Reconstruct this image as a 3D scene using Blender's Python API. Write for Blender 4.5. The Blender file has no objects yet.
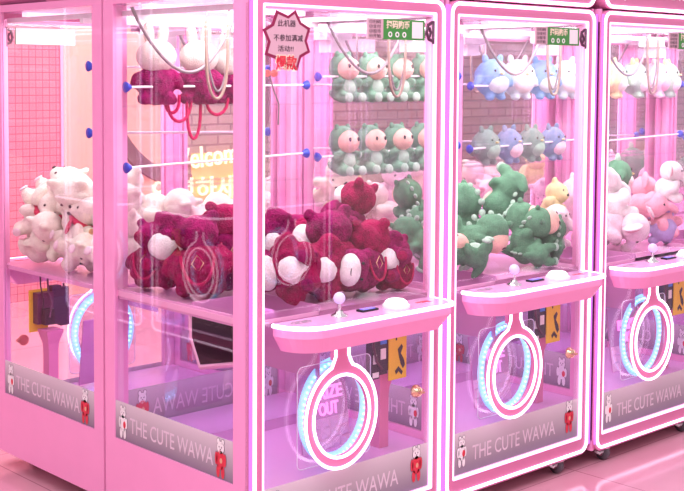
import bpy, bmesh, math, random
from mathutils import Vector, Matrix, Euler, noise
scene = bpy.context.scene
C = scene.collection
PI = math.pi
ZO = 0.06          # the cabinets stand on casters; all cabinet heights are measured above them
# ------------------------------------------------------------------ camera
F = Vector((0.66884, 0.74076, -0.06268)); R_ = Vector((0.74240, -0.66994, 0.00454)); U = Vector((0.03863, 0.04957, 0.99802))
cd = bpy.data.cameras.new('camera'); cam = bpy.data.objects.new('camera', cd); C.objects.link(cam)
M = Matrix.Identity(4)
for i in range(3):
    M[i][0] = R_[i]; M[i][1] = U[i]; M[i][2] = -F[i]
M[0][3], M[1][3], M[2][3] = -2.18313, -2.66591, 1.42428 + ZO
cam.matrix_world = M
cd.sensor_width = 36; cd.lens = 36 * 1215.78 / 684
cd.shift_x = (342 - 306.25) / 684; cd.shift_y = (152.44 - 245.5) / 684
cd.clip_start = .05; cd.clip_end = 60
scene.camera = cam
# ------------------------------------------------------------------ world, lights, exposure
w = bpy.data.worlds.new('arcade_air'); scene.world = w; w.use_nodes = True
bg = w.node_tree.nodes['Background']; bg.inputs[0].default_value = (1.0, .87, .95, 1); bg.inputs[1].default_value = .68
vs = scene.view_settings
vs.view_transform = 'Standard'; vs.look = 'None'; vs.gamma = 1; vs.use_curve_mapping = False; vs.exposure = .32
scene.cycles.use_denoising = True
scene.cycles.transparent_max_bounces = 64
scene.cycles.max_bounces = 8; scene.cycles.diffuse_bounces = 3; scene.cycles.glossy_bounces = 4
scene.cycles.sample_clamp_indirect = 4
def area_light(name, loc, size, power, color, rot=(0, 0, 0), sy=None):
    ld = bpy.data.lights.new(name, 'AREA'); ld.energy = power; ld.color = color; ld.size = size
    if sy: ld.shape = 'RECTANGLE'; ld.size_y = sy
    o = bpy.data.objects.new(name, ld); C.objects.link(o); o.location = loc; o.rotation_euler = rot
    return o
area_light('hall_ceiling_light', (-1.2, -1.6, 3.3), 2.0, 95, (1, .90, .96), (math.radians(-20), math.radians(-25), 0))
area_light('hall_aisle_light', (2.6, 3.0, 2.9), 2.4, 95, (1, .90, .90))
# ------------------------------------------------------------------ materials
MT = {}
def new_mat(name):
    m = bpy.data.materials.new(name); m.use_nodes = True; MT[name] = m
    return m, m.node_tree.nodes, m.node_tree.links, m.node_tree.nodes['Principled BSDF']
def solid(name, col, rough=.35, metal=0, coat=0, var=.04, scale=9, bump=0, spec=.5, trans=0, alpha=1):
    m, n, l, b = new_mat(name)
    b.inputs['Roughness'].default_value = rough; b.inputs['Metallic'].default_value = metal
    b.inputs['Coat Weight'].default_value = coat; b.inputs['Specular IOR Level'].default_value = spec
    b.inputs['Transmission Weight'].default_value = trans
    tc = n.new('ShaderNodeTexCoord'); nz = n.new('ShaderNodeTexNoise'); nz.inputs['Scale'].default_value = scale
    l.new(tc.outputs['Object'], nz.inputs['Vector'])
    mp = n.new('ShaderNodeMapRange'); mp.inputs['To Min'].default_value = 1 - var; mp.inputs['To Max'].default_value = 1 + var
    l.new(nz.outputs['Fac'], mp.inputs['Value'])
    mx = n.new('ShaderNodeVectorMath'); mx.operation = 'SCALE'; mx.inputs[0].default_value = col[:3]
    l.new(mp.outputs[0], mx.inputs['Scale']); l.new(mx.outputs[0], b.inputs['Base Color'])
    if bump:
        bp = n.new('ShaderNodeBump'); bp.inputs['Strength'].default_value = bump; bp.inputs['Distance'].default_value = .004
        l.new(nz.outputs['Fac'], bp.inputs['Height']); l.new(bp.outputs[0], b.inputs['Normal'])
    return m
def emit(name, col, s, base=None):
    m, n, l, b = new_mat(name)
    b.inputs['Base Color'].default_value = (*(base or col), 1)
    b.inputs['Emission Color'].default_value = (*col, 1); b.inputs['Emission Strength'].default_value = s
    return m
def plush(name, col, dark=.62, scale=55, fuzz=.6):
    m, n, l, b = new_mat(name)
    if min(col) > .25: dark = max(dark, .82)
    b.inputs['Roughness'].default_value = .95; b.inputs['Specular IOR Level'].default_value = .15
    b.inputs['Sheen Weight'].default_value = .35; b.inputs['Sheen Tint'].default_value = (*[min(1, c * 1.3 + .1) for c in col], 1)
    tc = n.new('ShaderNodeTexCoord'); nz = n.new('ShaderNodeTexNoise'); nz.inputs['Scale'].default_value = scale; nz.inputs['Detail'].default_value = 6
    n2 = n.new('ShaderNodeTexNoise'); n2.inputs['Scale'].default_value = 7
    l.new(tc.outputs['Object'], nz.inputs['Vector']); l.new(tc.outputs['Object'], n2.inputs['Vector'])
    ad = n.new('ShaderNodeMath'); ad.operation = 'MULTIPLY'; l.new(nz.outputs['Fac'], ad.inputs[0]); l.new(n2.outputs['Fac'], ad.inputs[1])
    cr = n.new('ShaderNodeValToRGB'); l.new(ad.outputs[0], cr.inputs['Fac'])
    cr.color_ramp.elements[0].position = .10; cr.color_ramp.elements[0].color = (*[c * dark for c in col], 1)
    cr.color_ramp.elements[1].position = .33; cr.color_ramp.elements[1].color = (*[min(1, c * 1.12) for c in col], 1)
    l.new(cr.outputs[0], b.inputs['Base Color'])
    bp = n.new('ShaderNodeBump'); bp.inputs['Strength'].default_value = fuzz; bp.inputs['Distance'].default_value = .01
    l.new(nz.outputs['Fac'], bp.inputs['Height']); l.new(bp.outputs[0], b.inputs['Normal'])
    return m
def pane(name, tint=(1, 1, 1), f=1.0, rough=0.0):
    m, n, l, b = new_mat(name); n.remove(b); out = n['Material Output']
    tr = n.new('ShaderNodeBsdfTransparent'); tr.inputs[0].default_value = (*tint, 1)
    gl = n.new('ShaderNodeBsdfGlossy'); gl.inputs['Roughness'].default_value = rough; gl.inputs[0].default_value = (1, 1, 1, 1)
    lw = n.new('ShaderNodeLayerWeight'); lw.inputs[0].default_value = .5
    pw = n.new('ShaderNodeMath'); pw.operation = 'POWER'; pw.inputs[1].default_value = 5; l.new(lw.outputs['Facing'], pw.inputs[0])
    mu = n.new('ShaderNodeMath'); mu.operation = 'MULTIPLY_ADD'; mu.inputs[1].default_value = .5; mu.inputs[2].default_value = .026 * f; mu.use_clamp = True
    mx = n.new('ShaderNodeMixShader'); l.new(pw.outputs[0], mu.inputs[0]); l.new(mu.outputs[0], mx.inputs[0])
    l.new(tr.outputs[0], mx.inputs[1]); l.new(gl.outputs[0], mx.inputs[2]); l.new(mx.outputs[0], out.inputs[0])
    return m
def frosted(name):
    m, n, l, b = new_mat(name); out = n['Material Output']
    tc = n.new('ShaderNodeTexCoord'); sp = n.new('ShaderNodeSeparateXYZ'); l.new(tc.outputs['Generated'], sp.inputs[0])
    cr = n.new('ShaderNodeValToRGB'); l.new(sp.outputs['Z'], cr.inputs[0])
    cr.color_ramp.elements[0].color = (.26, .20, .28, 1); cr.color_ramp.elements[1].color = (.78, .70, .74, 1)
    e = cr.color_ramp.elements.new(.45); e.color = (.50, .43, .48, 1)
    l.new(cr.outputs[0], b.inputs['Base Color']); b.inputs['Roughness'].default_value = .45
    tr = n.new('ShaderNodeBsdfTransparent'); mx = n.new('ShaderNodeMixShader'); mx.inputs[0].default_value = .86
    l.new(tr.outputs[0], mx.inputs[1]); l.new(b.outputs[0], mx.inputs[2]); l.new(mx.outputs[0], out.inputs[0])
    return m
solid('pink_metal', (.93, .36, .64), .32, coat=.3)
solid('light_pink_metal', (.92, .45, .68), .35, coat=.2)
solid('rose_metal', (.66, .19, .37), .35)
solid('pale_pink', (.95, .50, .74), .4)
solid('ring_pink', (.74, .22, .42), .35)
solid('panel_lilac', (.72, .36, .62), .25)
solid('floor_lilac', (.70, .38, .66), .2)
solid('deck_pink', (.80, .36, .62), .22)
solid('mauve', (.62, .25, .50), .4)
solid('dark_box', (.02, .006, .016), .7, spec=.15)
solid('white_plastic', (.86, .84, .86), .4)
solid('white_rod', (.93, .90, .92), .25)
solid('blue_knob', (.03, .06, .55), .3)
solid('chrome', (.75, .72, .75), .2, metal=1)
solid('brass', (.75, .55, .35), .25, metal=1)
solid('black', (.015, .012, .018), .4)
solid('wheel_grey', (.10, .08, .10), .5)
solid('cable_grey', (.24, .20, .21), .4)
solid('cable_tan', (.36, .26, .20), .5)
solid('yellow_card', (.93, .62, .03), .4)
solid('navy', (.025, .015, .05), .4)
solid('plum', (.09, .02, .06), .4)
solid('blue_label', (.05, .25, .8), .4)
solid('paper', (.66, .42, .50), .6)
solid('paper_rim', (.26, .01, .07), .6)
solid('red_print', (.72, .03, .06), .5)
solid('cream_print', (.95, .80, .62), .5)
solid('ink', (.05, .02, .04), .5)
solid('green_sign', (.05, .30, .05), .4)
solid('white_print', (.92, .90, .90), .5)
solid('band_letter', (.74, .62, .70), .5)
solid('grey_line', (.25, .20, .24), .5)
solid('emblem_pink', (.85, .62, .70), .5)
solid('acrylic_edge', (.85, .85, .95), .2)
solid('eye_black', (.01, .01, .012), .15)
solid('stitch_gold', (.75, .40, .25), .6)
emit('tube_white', (1.0, .80, 1.0), 2.2)
emit('tube_soft', (1.0, .70, .97), .95)
emit('seam_glow_violet', (.60, .20, .90), .75, (.3, .08, .4))  # violet LED light on the cabinet seams, painted as emission
emit('bead_cyan', (.35, .80, 1.0), 2.4)
emit('halo_cyan', (.30, .72, 1.0), .7)
emit('button_white', (.85, 1.0, .95), 1.1)
emit('stick_glow', (.60, .48, .85), .30)
emit('ceiling_led', (1.0, .84, .97), .75)
emit('sign_pink', (1.0, .35, .85), .75)
emit('neon_warm', (1.0, .86, .45), 1.7)
emit('neon_panel', (1.0, .60, .16), .42)
emit('screen', (.25, .2, .9), .5)
pane('glass', (.985, .97, .985), 1.25)
pane('acrylic', (.96, .95, 1.0), 3.0)
pane('shelf_acrylic', (.95, .96, .97), 1.3)
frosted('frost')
crimson = (.29, .004, .10)
plush('crimson_plush', crimson, .32, 40, .9); plush('crimson_velvet', (.34, .004, .075), .38, 40, .9)
plush('white_plush', (.93, .84, .82)); plush('cream_plush', (.95, .88, .72)); plush('strap_pink', (.52, .015, .10))
plush('green_plush', (.12, .30, .17)); plush('mint_plush', (.42, .62, .48)); plush('peach_plush', (.93, .58, .46))
plush('jade_plush', (.20, .43, .28))
plush('oat_plush', (.74, .66, .58)); plush('ivory_plush', (.93, .80, .70)); plush('red_cloth', (.70, .05, .12)); plush('violet_cloth', (.12, .05, .28))
plush('sky_plush', (.26, .46, .78)); plush('ice_plush', (.72, .82, .86)); plush('sage_plush', (.27, .38, .32)); plush('slate_plush', (.26, .34, .52))
plush('lemon_plush', (.90, .84, .40)); plush('rose_plush', (.95, .42, .52)); plush('blush_plush', (.93, .70, .76)); plush('lilac_plush', (.46, .36, .66))
plush('tan_plush', (.75, .42, .22)); plush('coral_plush', (.90, .28, .25))
# ------------------------------------------------------------------ mesh building
class MB:
    def __init__(s): s.v = []; s.f = []; s.m = []; s.sm = []
    def add(s, vs_, fs, mi=0, smooth=False):
        k = len(s.v); s.v += [tuple(v) for v in vs_]
        for f in fs: s.f.append(tuple(i + k for i in f)); s.m.append(mi); s.sm.append(smooth)
    def box(s, x0, x1, y0, y1, z0, z1, mi=0):
        s.add([(x0, y0, z0), (x1, y0, z0), (x1, y1, z0), (x0, y1, z0), (x0, y0, z1), (x1, y0, z1), (x1, y1, z1), (x0, y1, z1)],
              [(0, 3, 2, 1), (4, 5, 6, 7), (0, 1, 5, 4), (1, 2, 6, 5), (2, 3, 7, 6), (3, 0, 4, 7)], mi)
        return s
    def prism(s, pts, axis, a, b, mi=0):        # pts in the two other axes (in x,y,z order), extruded along axis from a to b
        def P(u, v, t):
            return (t, u, v) if axis == 0 else (u, t, v) if axis == 1 else (u, v, t)
        n = len(pts); vs_ = [P(u, v, a) for u, v in pts] + [P(u, v, b) for u, v in pts]
        fs = [tuple(range(n)), tuple(range(2 * n - 1, n - 1, -1))] + [(i, i + n, (i + 1) % n + n, (i + 1) % n) for i in range(n)]
        s.add(vs_, fs, mi); return s
    def ring(s, outer, inner, axis, a, b, mi=0):   # band between two closed loops with equal counts
        def P(u, v, t):
            return (t, u, v) if axis == 0 else (u, t, v) if axis == 1 else (u, v, t)
        n = len(outer); vs_ = [P(*p, a) for p in outer] + [P(*p, a) for p in inner] + [P(*p, b) for p in outer] + [P(*p, b) for p in inner]
        fs = []
        for i in range(n):
            j = (i + 1) % n
            fs += [(i, j, n + j, n + i), (2 * n + i, 3 * n + i, 3 * n + j, 2 * n + j), (i, 2 * n + i, 2 * n + j, j), (n + i, n + j, 3 * n + j, 3 * n + i)]
        s.add(fs and vs_, fs, mi); return s
    def tube(s, path, r, closed=False, n=8, mi=0):
        P = [Vector(p) for p in path]; m = len(P); vs_ = []; ref = None
        for i, p in enumerate(P):
            a = P[(i - 1) % m] if (closed or i > 0) else P[i]; b = P[(i + 1) % m] if (closed or i < m - 1) else P[i]
            t = (b - a).normalized()
            if ref is None: ref = Vector((0, 0, 1)) if abs(t.z) < .9 else Vector((0, 1, 0))
            x = t.cross(ref)
            if x.length < 1e-4: x = t.cross(Vector((1, 0, 0)))
            x.normalize(); y = x.cross(t).normalized(); ref = y
            rr = r[i] if isinstance(r, (list, tuple)) else r
            for k in range(n):
                an = 2 * PI * k / n; vs_.append(p + x * (rr * math.cos(an)) + y * (rr * math.sin(an)))
        fs = []
        for i in range(m if closed else m - 1):
            j = (i + 1) % m
            for k in range(n): fs.append((i * n + k, i * n + (k + 1) % n, j * n + (k + 1) % n, j * n + k))
        s.add(vs_, fs, mi, True)
        if not closed:
            s.add(vs_[:n], [tuple(range(n))[::-1]], mi); s.add(vs_[-n:], [tuple(range(n))], mi)
        return s
    def lathe(s, c, prof, axis=(0, 0, 1), n=20, mi=0):   # prof: (radius, height)
        q = Vector((0, 0, 1)).rotation_difference(Vector(axis)); vs_ = []
        for r, h in prof:
            for k in range(n):
                vs_.append(Vector(c) + q @ Vector((r * math.cos(2 * PI * k / n), r * math.sin(2 * PI * k / n), h)))
        fs = [(i * n + k, i * n + (k + 1) % n, (i + 1) * n + (k + 1) % n, (i + 1) * n + k) for i in range(len(prof) - 1) for k in range(n)]
        s.add(vs_, fs, mi, True)
        s.add(vs_[:n], [tuple(range(n))[::-1]], mi); s.add(vs_[-n:], [tuple(range(n))], mi)
        return s
    def ell(s, c, r, rot=(0, 0, 0), mi=0, nu=18, nv=12):
        Rm = Euler(rot).to_matrix(); vs_ = [Vector(c) + Rm @ Vector((0, 0, -r[2]))]
        for j in range(1, nv):
            a = -PI / 2 + PI * j / nv
            for i in range(nu):
                b = 2 * PI * i / nu
                vs_.append(Vector(c) + Rm @ Vector((r[0] * math.cos(a) * math.cos(b), r[1] * math.cos(a) * math.sin(b), r[2] * math.sin(a))))
        vs_.append(Vector(c) + Rm @ Vector((0, 0, r[2]))); top = len(vs_) - 1; fs = []
        for i in range(nu):
            fs.append((0, 1 + (i + 1) % nu, 1 + i)); fs.append((top, top - nu + i, top - nu + (i + 1) % nu))
        for j in range(nv - 2):
            for i in range(nu):
                a0 = 1 + j * nu; fs.append((a0 + i, a0 + (i + 1) % nu, a0 + nu + (i + 1) % nu, a0 + nu + i))
        s.add(vs_, fs, mi, True); return s
    def mesh(s, name, mats):
        me = bpy.data.meshes.new(name); me.from_pydata(s.v, [], s.f)
        for m in (mats if isinstance(mats, (list, tuple)) else [mats]): me.materials.append(MT[m])
        me.polygons.foreach_set('material_index', s.m); me.polygons.foreach_set('use_smooth', s.sm)
        bm = bmesh.new(); bm.from_mesh(me); bmesh.ops.recalc_face_normals(bm, faces=bm.faces); bm.to_mesh(me); bm.free()
        me.update(); return me
def link(name, me, parent=None, loc=(0, 0, 0), rot=(0, 0, 0), sc=1):
    o = bpy.data.objects.new(name, me); C.objects.link(o); o.parent = parent
    o.location = loc; o.rotation_euler = rot
    o.scale = (sc, sc, sc) if not isinstance(sc, tuple) else sc
    return o
def part(name, mb, mats, parent, **k): return link(name, mb.mesh(name, mats), parent, **k)
def bevel(o, w_=.004, seg=2):
    b = o.modifiers.new('bevel', 'BEVEL'); b.width = w_; b.segments = seg; b.limit_method = 'ANGLE'; return o
def thing(name, label, cat, loc=(0, 0, 0), rot=(0, 0, 0), group=None, sc=1):
    o = link(name, None, None, loc, rot, sc); o['label'] = label; o['category'] = cat
    if group: o['group'] = group
    return o
def tag(o, label, cat, group=None):
    o['label'] = label; o['category'] = cat
    if group: o['group'] = group
    return o
def dup_tree(o, parent=None):
    c = o.copy(); C.objects.link(c); c.parent = parent
    for ch in list(o.children): dup_tree(ch, c)
    return c
def rrect(x0, x1, z0, z1, r, n=6):
    out = []
    for cx, cz, a0 in ((x1 - r, z1 - r, 0), (x0 + r, z1 - r, 90), (x0 + r, z0 + r, 180), (x1 - r, z0 + r, 270)):
        for k in range(n + 1):
            a = math.radians(a0 + 90 * k / n); out.append((cx + r * math.cos(a), cz + r * math.sin(a)))
    return out
def text_mesh(name, body, size, mat, ext=.001, bold=0, align='LEFT', width=None):
    cu = bpy.data.curves.new(name, 'FONT'); cu.body = body; cu.size = size; cu.extrude = ext; cu.offset = bold; cu.align_x = align
    cu.resolution_u = 3
    o = bpy.data.objects.new(name, cu); C.objects.link(o)
    dg = bpy.context.evaluated_depsgraph_get(); me = bpy.data.meshes.new_from_object(o.evaluated_get(dg))
    bpy.data.objects.remove(o); bpy.data.curves.remove(cu)
    me.materials.clear(); me.materials.append(MT[mat]); me.name = name
    if width and len(me.vertices):
        xs = [v.co.x for v in me.vertices]; k = width / (max(xs) - min(xs)); x0 = min(xs)
        for v in me.vertices: v.co.x = (v.co.x - x0) * k
    return me
FACE = (PI / 2, 0, 0)       # lettering that faces -Y
# ------------------------------------------------------------------ emblems on the frosted bands (plain generic little bears)
def emblem_mesh(kind):
    mb = MB()
    def disc(cx, cz, rx, rz, y, mi, rot=0, n=16):
        pts = []
        for k in range(n):
            a = 2 * PI * k / n; x, z = rx * math.cos(a), rz * math.sin(a)
            pts.append((cx + x * math.cos(rot) - z * math.sin(rot), cz + x * math.sin(rot) + z * math.cos(rot)))
        mb.prism(pts, 1, y, y + .0006, mi)
    shapes = [(0, .088, .017, .019, 0), (-.011, .107, .006, .008, 0), (.011, .107, .006, .008, 0), (0, .050, .020, .030, 1), (-.012, .014, .008, .020, 1), (.011, .014, .008, .020, 1),
              (-.021, .052, .006, .020, 1), (.021, .052, .006, .020, 1)]
    for x, z, rx, rz, b in shapes: disc(x, z, rx + .0022, rz + .0022, -.0006, 2)
    for x, z, rx, rz, b in shapes: disc(x, z, rx, rz, -.0012, b if kind == 'red' else 0)
    disc(-.006, .090, .002, .003, -.0018, 2); disc(.006, .090, .002, .003, -.0018, 2); disc(0, .083, .003, .002, -.0018, 2)
    if kind == 'red': disc(.003, .048, .006, .008, -.0018, 3)
    else: disc(.010, .046, .008, .013, -.0018, 1)
    return mb.mesh('bear_emblem', ['white_print', 'red_print', 'grey_line', 'stitch_gold'])
EM_RED, EM_WHITE = emblem_mesh('red'), emblem_mesh('white')
BAND_TXT = text_mesh('lettering', 'THE CUTE WAWA', .075, 'band_letter', .0004, width=.47)
W, D = .84, .7619
HT = 1.98       # cabinet height above its base
# ------------------------------------------------------------------ claw machine (front faces -Y, origin front left)
def side_frame(root, wd, zb, name, loc, rot, flip=False):
    """one framed wall panel of width wd in its own XZ plane, outer face towards -Y"""
    mb = MB(); a, b, t = (.067, wd - .057, .014) if flip else (.057, wd - .067, .014)
    if wd > .8: a, b = .066, wd - .066
    mb.box(0, a, 0, t, 0, HT - .3); mb.box(b, wd, 0, t, 0, HT - .3); mb.box(a, b, 0, t, 0, zb); mb.box(a, b, 0, t, 1.655, HT - .3)
    fr = part(name, mb, 'pink_metal', root, loc=loc, rot=rot)
    part('window_glass', MB().box(a, b, .005, .009, zb, 1.655), 'glass', fr)
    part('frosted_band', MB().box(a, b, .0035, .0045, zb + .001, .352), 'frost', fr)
    s = (b - a) / .60
    link('lettering', BAND_TXT, fr, (a + .082 * s, .004, zb + .034), FACE, (s * .90, s * .92, 3.2))
    link('bear_emblem', EM_WHITE, fr, (a + .045, .003, zb + .012), (0, 0, 0), .9); link('bear_emblem', EM_RED, fr, (b - .062, .003, zb + .010), (0, 0, 0), .98)
    link('bear_emblem', EM_WHITE, fr, (a + .045, .005, zb + .012), (0, 0, PI), .9); link('bear_emblem', EM_RED, fr, (b - .062, .005, zb + .010), (0, 0, PI), .98)
    return fr
def build_machine():
    r = link('claw_machine', None)
    x0, x1 = .006, W - .006; wd = x1 - x0
    # walls
    side_frame(r, D - .012, .2256, 'side_wall', (x0, D - .006, 0), (0, 0, -PI / 2))
    side_frame(r, D - .012, .2256, 'side_wall', (x1, .006, 0), (0, 0, PI / 2), True)
    side_frame(r, wd - .032, .2256, 'back_wall', (x1 - .016, D - .006, 0), (0, 0, PI))
    part('base_pan', MB().box(x0 + .016, x1 - .016, .02, D - .022, .004, .03), 'rose_metal', r)
    # front frame: the pink border around the door
    o_ = rrect(x0, x1, -.004, 1.676, .045); i_ = rrect(.052, W - .052, .058, 1.632, .006)
    ff = bevel(part('front_frame', MB().ring(o_, i_, 1, -.006, .018), 'rose_metal', r), .002)
    o2 = rrect(.0125, W - .0125, .0035, 1.672, .042)
    part('light_tube', MB().tube([(x, -.008, z) for x, z in rrect(.021, W - .021, .010, 1.666, .036, 8)], .0056, True), 'tube_white', r)
    part('inner_light_strip', MB().ring(rrect(.052, W - .052, .058, 1.632, .006), rrect(.058, W - .058, .065, 1.6245, .006), 1, -.007, .006), 'tube_soft', r)
    # door: pink leaf, glass, band, text
    door = link('front_door', None, r)
    part('door_leaf', MB().ring(rrect(.058, W - .058, .064, 1.63, .004), rrect(.066, W - .066, .072, 1.618, .004), 1, .004, .014), 'pale_pink', door)
    part('window_glass', MB().box(.062, W - .062, .006, .010, .068, 1.622), 'glass', door)
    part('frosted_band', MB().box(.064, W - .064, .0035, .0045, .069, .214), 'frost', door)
    s = 1.0
    link('lettering', BAND_TXT, door, (.165, .004, .105), FACE, (s, s, 3.2))
    link('bear_emblem', EM_WHITE, door, (.108, .003, .098), (0, 0, 0), .9); link('bear_emblem', EM_RED, door, (W - .120, .003, .10), (0, 0, 0), 1.0)
    lk = MB().lathe((.712, .004, .398), [(.021, 0), (.021, .008), (.015, .012), (.015, .02), (.006, .022)], (0, -1, 0), 20)
    lk.box(.702, .722, -.03, -.018, .395, .401); lk.lathe((.735, .004, .398), [(.006, 0), (.006, .012)], (0, -1, 0), 10)
    part('door_lock', lk, 'brass', door)
    # glowing seam bars: violet LED light on the pink metal, put into the material
    part('painted_seam_glow', MB().box(W - .0115, W - .0004, -.0098, -.0065, .03, 1.66), 'seam_glow_violet', r)
    part('painted_seam_glow', MB().box(.0004, .0115, -.0098, -.0065, .03, 1.66), 'seam_glow_violet', r)
    # header with rounded light loop
    hd = bevel(part('header_box', MB().prism(rrect(x0, x1, 1.681, HT + .04, .05), 1, -.006, .4).box(x0, x1, .4, D - .006, 1.681, HT), 'rose_metal', r), .003)
    part('header_light_tube', MB().tube([(x, -.008, z) for x, z in rrect(.021, W - .021, 1.690, HT + .02, .045, 8)], .006, True), 'tube_white', r)
    link('header_lettering', text_mesh('header_lettering', '♥ THE CUTE WAWA', .10, 'white_print', .004, .002, width=.62), r, (.11, -.0075, 1.735), FACE)
    # cabinet top: lamp panel
    part('ceiling_panel', MB().box(x0 + .016, x1 - .016, .02, D - .022, 1.655, 1.675), 'floor_lilac', r)
    part('ceiling_lamp', MB().box(.08, W - .08, .10, .14, 1.64, 1.655), 'ceiling_led', r)
    part('ceiling_lamp', MB().box(.08, W - .08, D - .16, D - .12, 1.64, 1.655), 'ceiling_led', r)
    ld = bpy.data.lights.get('cabinet_lamp') or bpy.data.lights.new('cabinet_lamp', 'AREA')
    ld.shape = 'RECTANGLE'; ld.size = .66; ld.size_y = .5; ld.energy = 8.0; ld.color = (1, .95, .97)
    lo_ = bpy.data.objects.new('cabinet_lamp', ld); C.objects.link(lo_); lo_.parent = r; lo_.location = (W / 2, D / 2, 1.636)
    l2 = bpy.data.lights.new('added_lower_fill', 'AREA'); l2.shape = 'RECTANGLE'; l2.size = .5; l2.size_y = .3; l2.energy = 1.7; l2.color = (.86, .66, 1)  # added lamp without a fixture, brightens the lower cabinet like the ring's glow
    lo_ = bpy.data.objects.new('added_lower_fill', l2); C.objects.link(lo_); lo_.parent = r; lo_.location = (.52, .38, .685)
    # lower cabinet floor with raised rear platform and riser
    part('cabinet_floor', MB().box(.022, W - .022, .02, .49, .17, .20).box(.022, W - .022, .49, D - .022, .17, .236), 'floor_lilac', r)
    part('partition', MB().box(.06, W - .03, .488, .492, .236, .698), 'acrylic', r)
    # inner corner posts
    for a, b in ((.022, .05), (W - .05, W - .022)):
        part('inner_post', MB().box(a, b, D - .05, D - .022, .236, 1.655), 'light_pink_metal', r)
        part('inner_post', MB().box(a, b, .020, .034, .20, 1.6), 'light_pink_metal', r)
    # play deck with chute hole
    dk = MB().box(.024, .03, .02, D - .024, .697, .716).box(.03, .30, .31, D - .024, .697, .712).box(.30, W - .024, .02, D - .024, .697, .712)
    dk.box(.024, .032, .02, D - .024, .690, .722)
    part('play_deck', dk, 'deck_pink', r)
    part('deck_edge', MB().box(.020, .0235, .02, D - .024, .698, .716).box(.03, W - .024, .020, .0235, .700, .712), 'light_pink_metal', r)
    # chute: tinted outer wall with bright rim, mauve walls inside
    ch = link('prize_chute', None, r)
    poly = [(.31, .697), (.31, .625), (.265, .545), (.03, .60), (.03, .697)]
    part('tinted_wall', MB().prism(poly, 0, .032, .036), 'dark_box', ch)
    part('chute_rim', MB().tube([(.034, y, z) for y, z in [(.314, .70), (.314, .622), (.266, .536), (.028, .592)]], .0085, False, 4), 'light_pink_metal', ch)
    part('chute_wall', MB().box(.296, .302, .02, .31, .50, .73).box(.036, .30, .308, .314, .55, .73), 'mauve', ch)
    # control panel
    cp = link('control_panel', None, r)
    out = [(.100, .004)]
    for k in range(9):
        a = math.radians(180 + 90 * k / 8); out.append((.208 + .108 * math.cos(a), -.012 + .108 * math.sin(a)))
    for k in range(7):
        a = math.radians(270 + 90 * k / 6); out.append((.725 + .05 * math.cos(a), -.07 + .05 * math.sin(a)))
    out.append((.775, .004))
    def ins(p, k): return ((p[0] - .43) * k + .43, p[1] * k if p[1] < 0 else p[1])
    top = MB().prism([ins(p, .985) for p in out], 2, .69, .702)
    part('panel_top', top, 'panel_lilac', cp)
    lo = [(p[0], p[1]) for p in out]; lo2 = [((p[0] - .40) * .90 + .40, p[1] * .80 if p[1] < 0 else p[1]) for p in out]
    n = len(out); sk = MB(); vs_ = [(*p, .690) for p in lo] + [(*p, .666) for p in lo] + [(*p, .618) for p in lo2]
    sk.add(vs_, [(i, i + 1, n + i + 1, n + i) for i in range(n - 1)] + [(n + i, n + i + 1, 2 * n + i + 1, 2 * n + i) for i in range(n - 1)] + [tuple(range(2 * n, 3 * n)), tuple(range(n))] + [(0, n, 2 * n, 3 * n - 1, 2 * n - 1, n - 1)])
    part('panel_skirt', sk, 'pink_metal', cp)
    part('rim_light', MB().tube([(*p, .697) for p in [(p[0] + (.004 if p[0] > .4 else -.004), p[1] - .004) for p in out]], .0065), 'tube_white', cp)
    js = link('joystick', None, cp, (.325, -.040, .702))
    part('stick_base', MB().lathe((0, 0, 0), [(.026, 0), (.026, .004), (.013, .010), (.010, .018)]), 'chrome', js)
    part('stick', MB().lathe((0, 0, .01), [(.005, 0), (.005, .035)], n=10), 'chrome', js)
    part('stick_knob', MB().ell((0, 0, .055), (.018, .018, .018)), 'stick_glow', js)
    pb = link('push_button', None, cp, (.560, -.052, .702))
    part('button_collar', MB().lathe((0, 0, 0), [(.044, 0), (.044, .008), (.038, .012)], n=28), 'white_plastic', pb)
    part('button_cap', MB().lathe((0, 0, .010), [(.036, 0), (.035, .008), (.026, .015), (.001, .018)], n=28), 'button_white', pb)
    cs = link('coin_display', MB().box(-.035, .035, -.014, .014, 0, .006).mesh('coin_display', 'black'), cp, (.450, -.035, .702))
    part('display_screen', MB().box(-.026, .026, -.009, .009, .0062, .0075), 'screen', cs)
    dc = MB()
    dc.ring([(x, y) for x, y in rrect(.14, .215, -.045, -.020, .012, 5)], [(x, y) for x, y in rrect(.143, .212, -.042, -.023, .010, 5)], 2, .702, .7028)
    dc.box(.155, .17, -.036, -.030, .702, .7028).box(.18, .20, -.036, -.029, .702, .7028)
    part('bear_sticker', dc, 'grey_line', cp)
    rc = MB()
    for k in range(3): rc.box(.66 + k * .02, .675 + k * .02, -.05 - .006 * k, -.040, .702, .7028)
    part('notice_sticker', rc, 'red_print', cp)
    # lollipop shaped prize ring
    pr = link('prize_ring', None, r, (.343, 0, .392), (0, 0, 0), (.925, 1, 1))
    def lolly(R0, hw, ztop, n=44):
        a0 = math.asin(min(.99, (hw + .022) / R0)); pts = []
        for k in range(n + 1):
            a = PI / 2 + a0 + (2 * PI - 2 * a0) * k / n; pts.append((R0 * math.cos(a), R0 * math.sin(a)))
        zr = R0 * math.cos(a0)
        right = [(hw + .008, zr + .014), (hw, zr + .036), (hw, ztop)]
        left = [(-hw, ztop), (-hw, zr + .036), (-hw - .008, zr + .014)]
        return pts, right, left
    pts, ri, le = lolly(.156, .024, .24)
    outer = pts + ri + le; N = len(outer)
    inner = [(.116 * math.cos(PI / 2 + 2 * PI * (k + .5) / N), .116 * math.sin(PI / 2 + 2 * PI * (k + .5) / N)) for k in range(N)]
    # match angular order: loops start at the top left and run round
    inner = []
    for (x, z) in outer:
        a = math.atan2(z, x); inner.append((.124 * math.cos(a), .124 * math.sin(a)))
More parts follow.
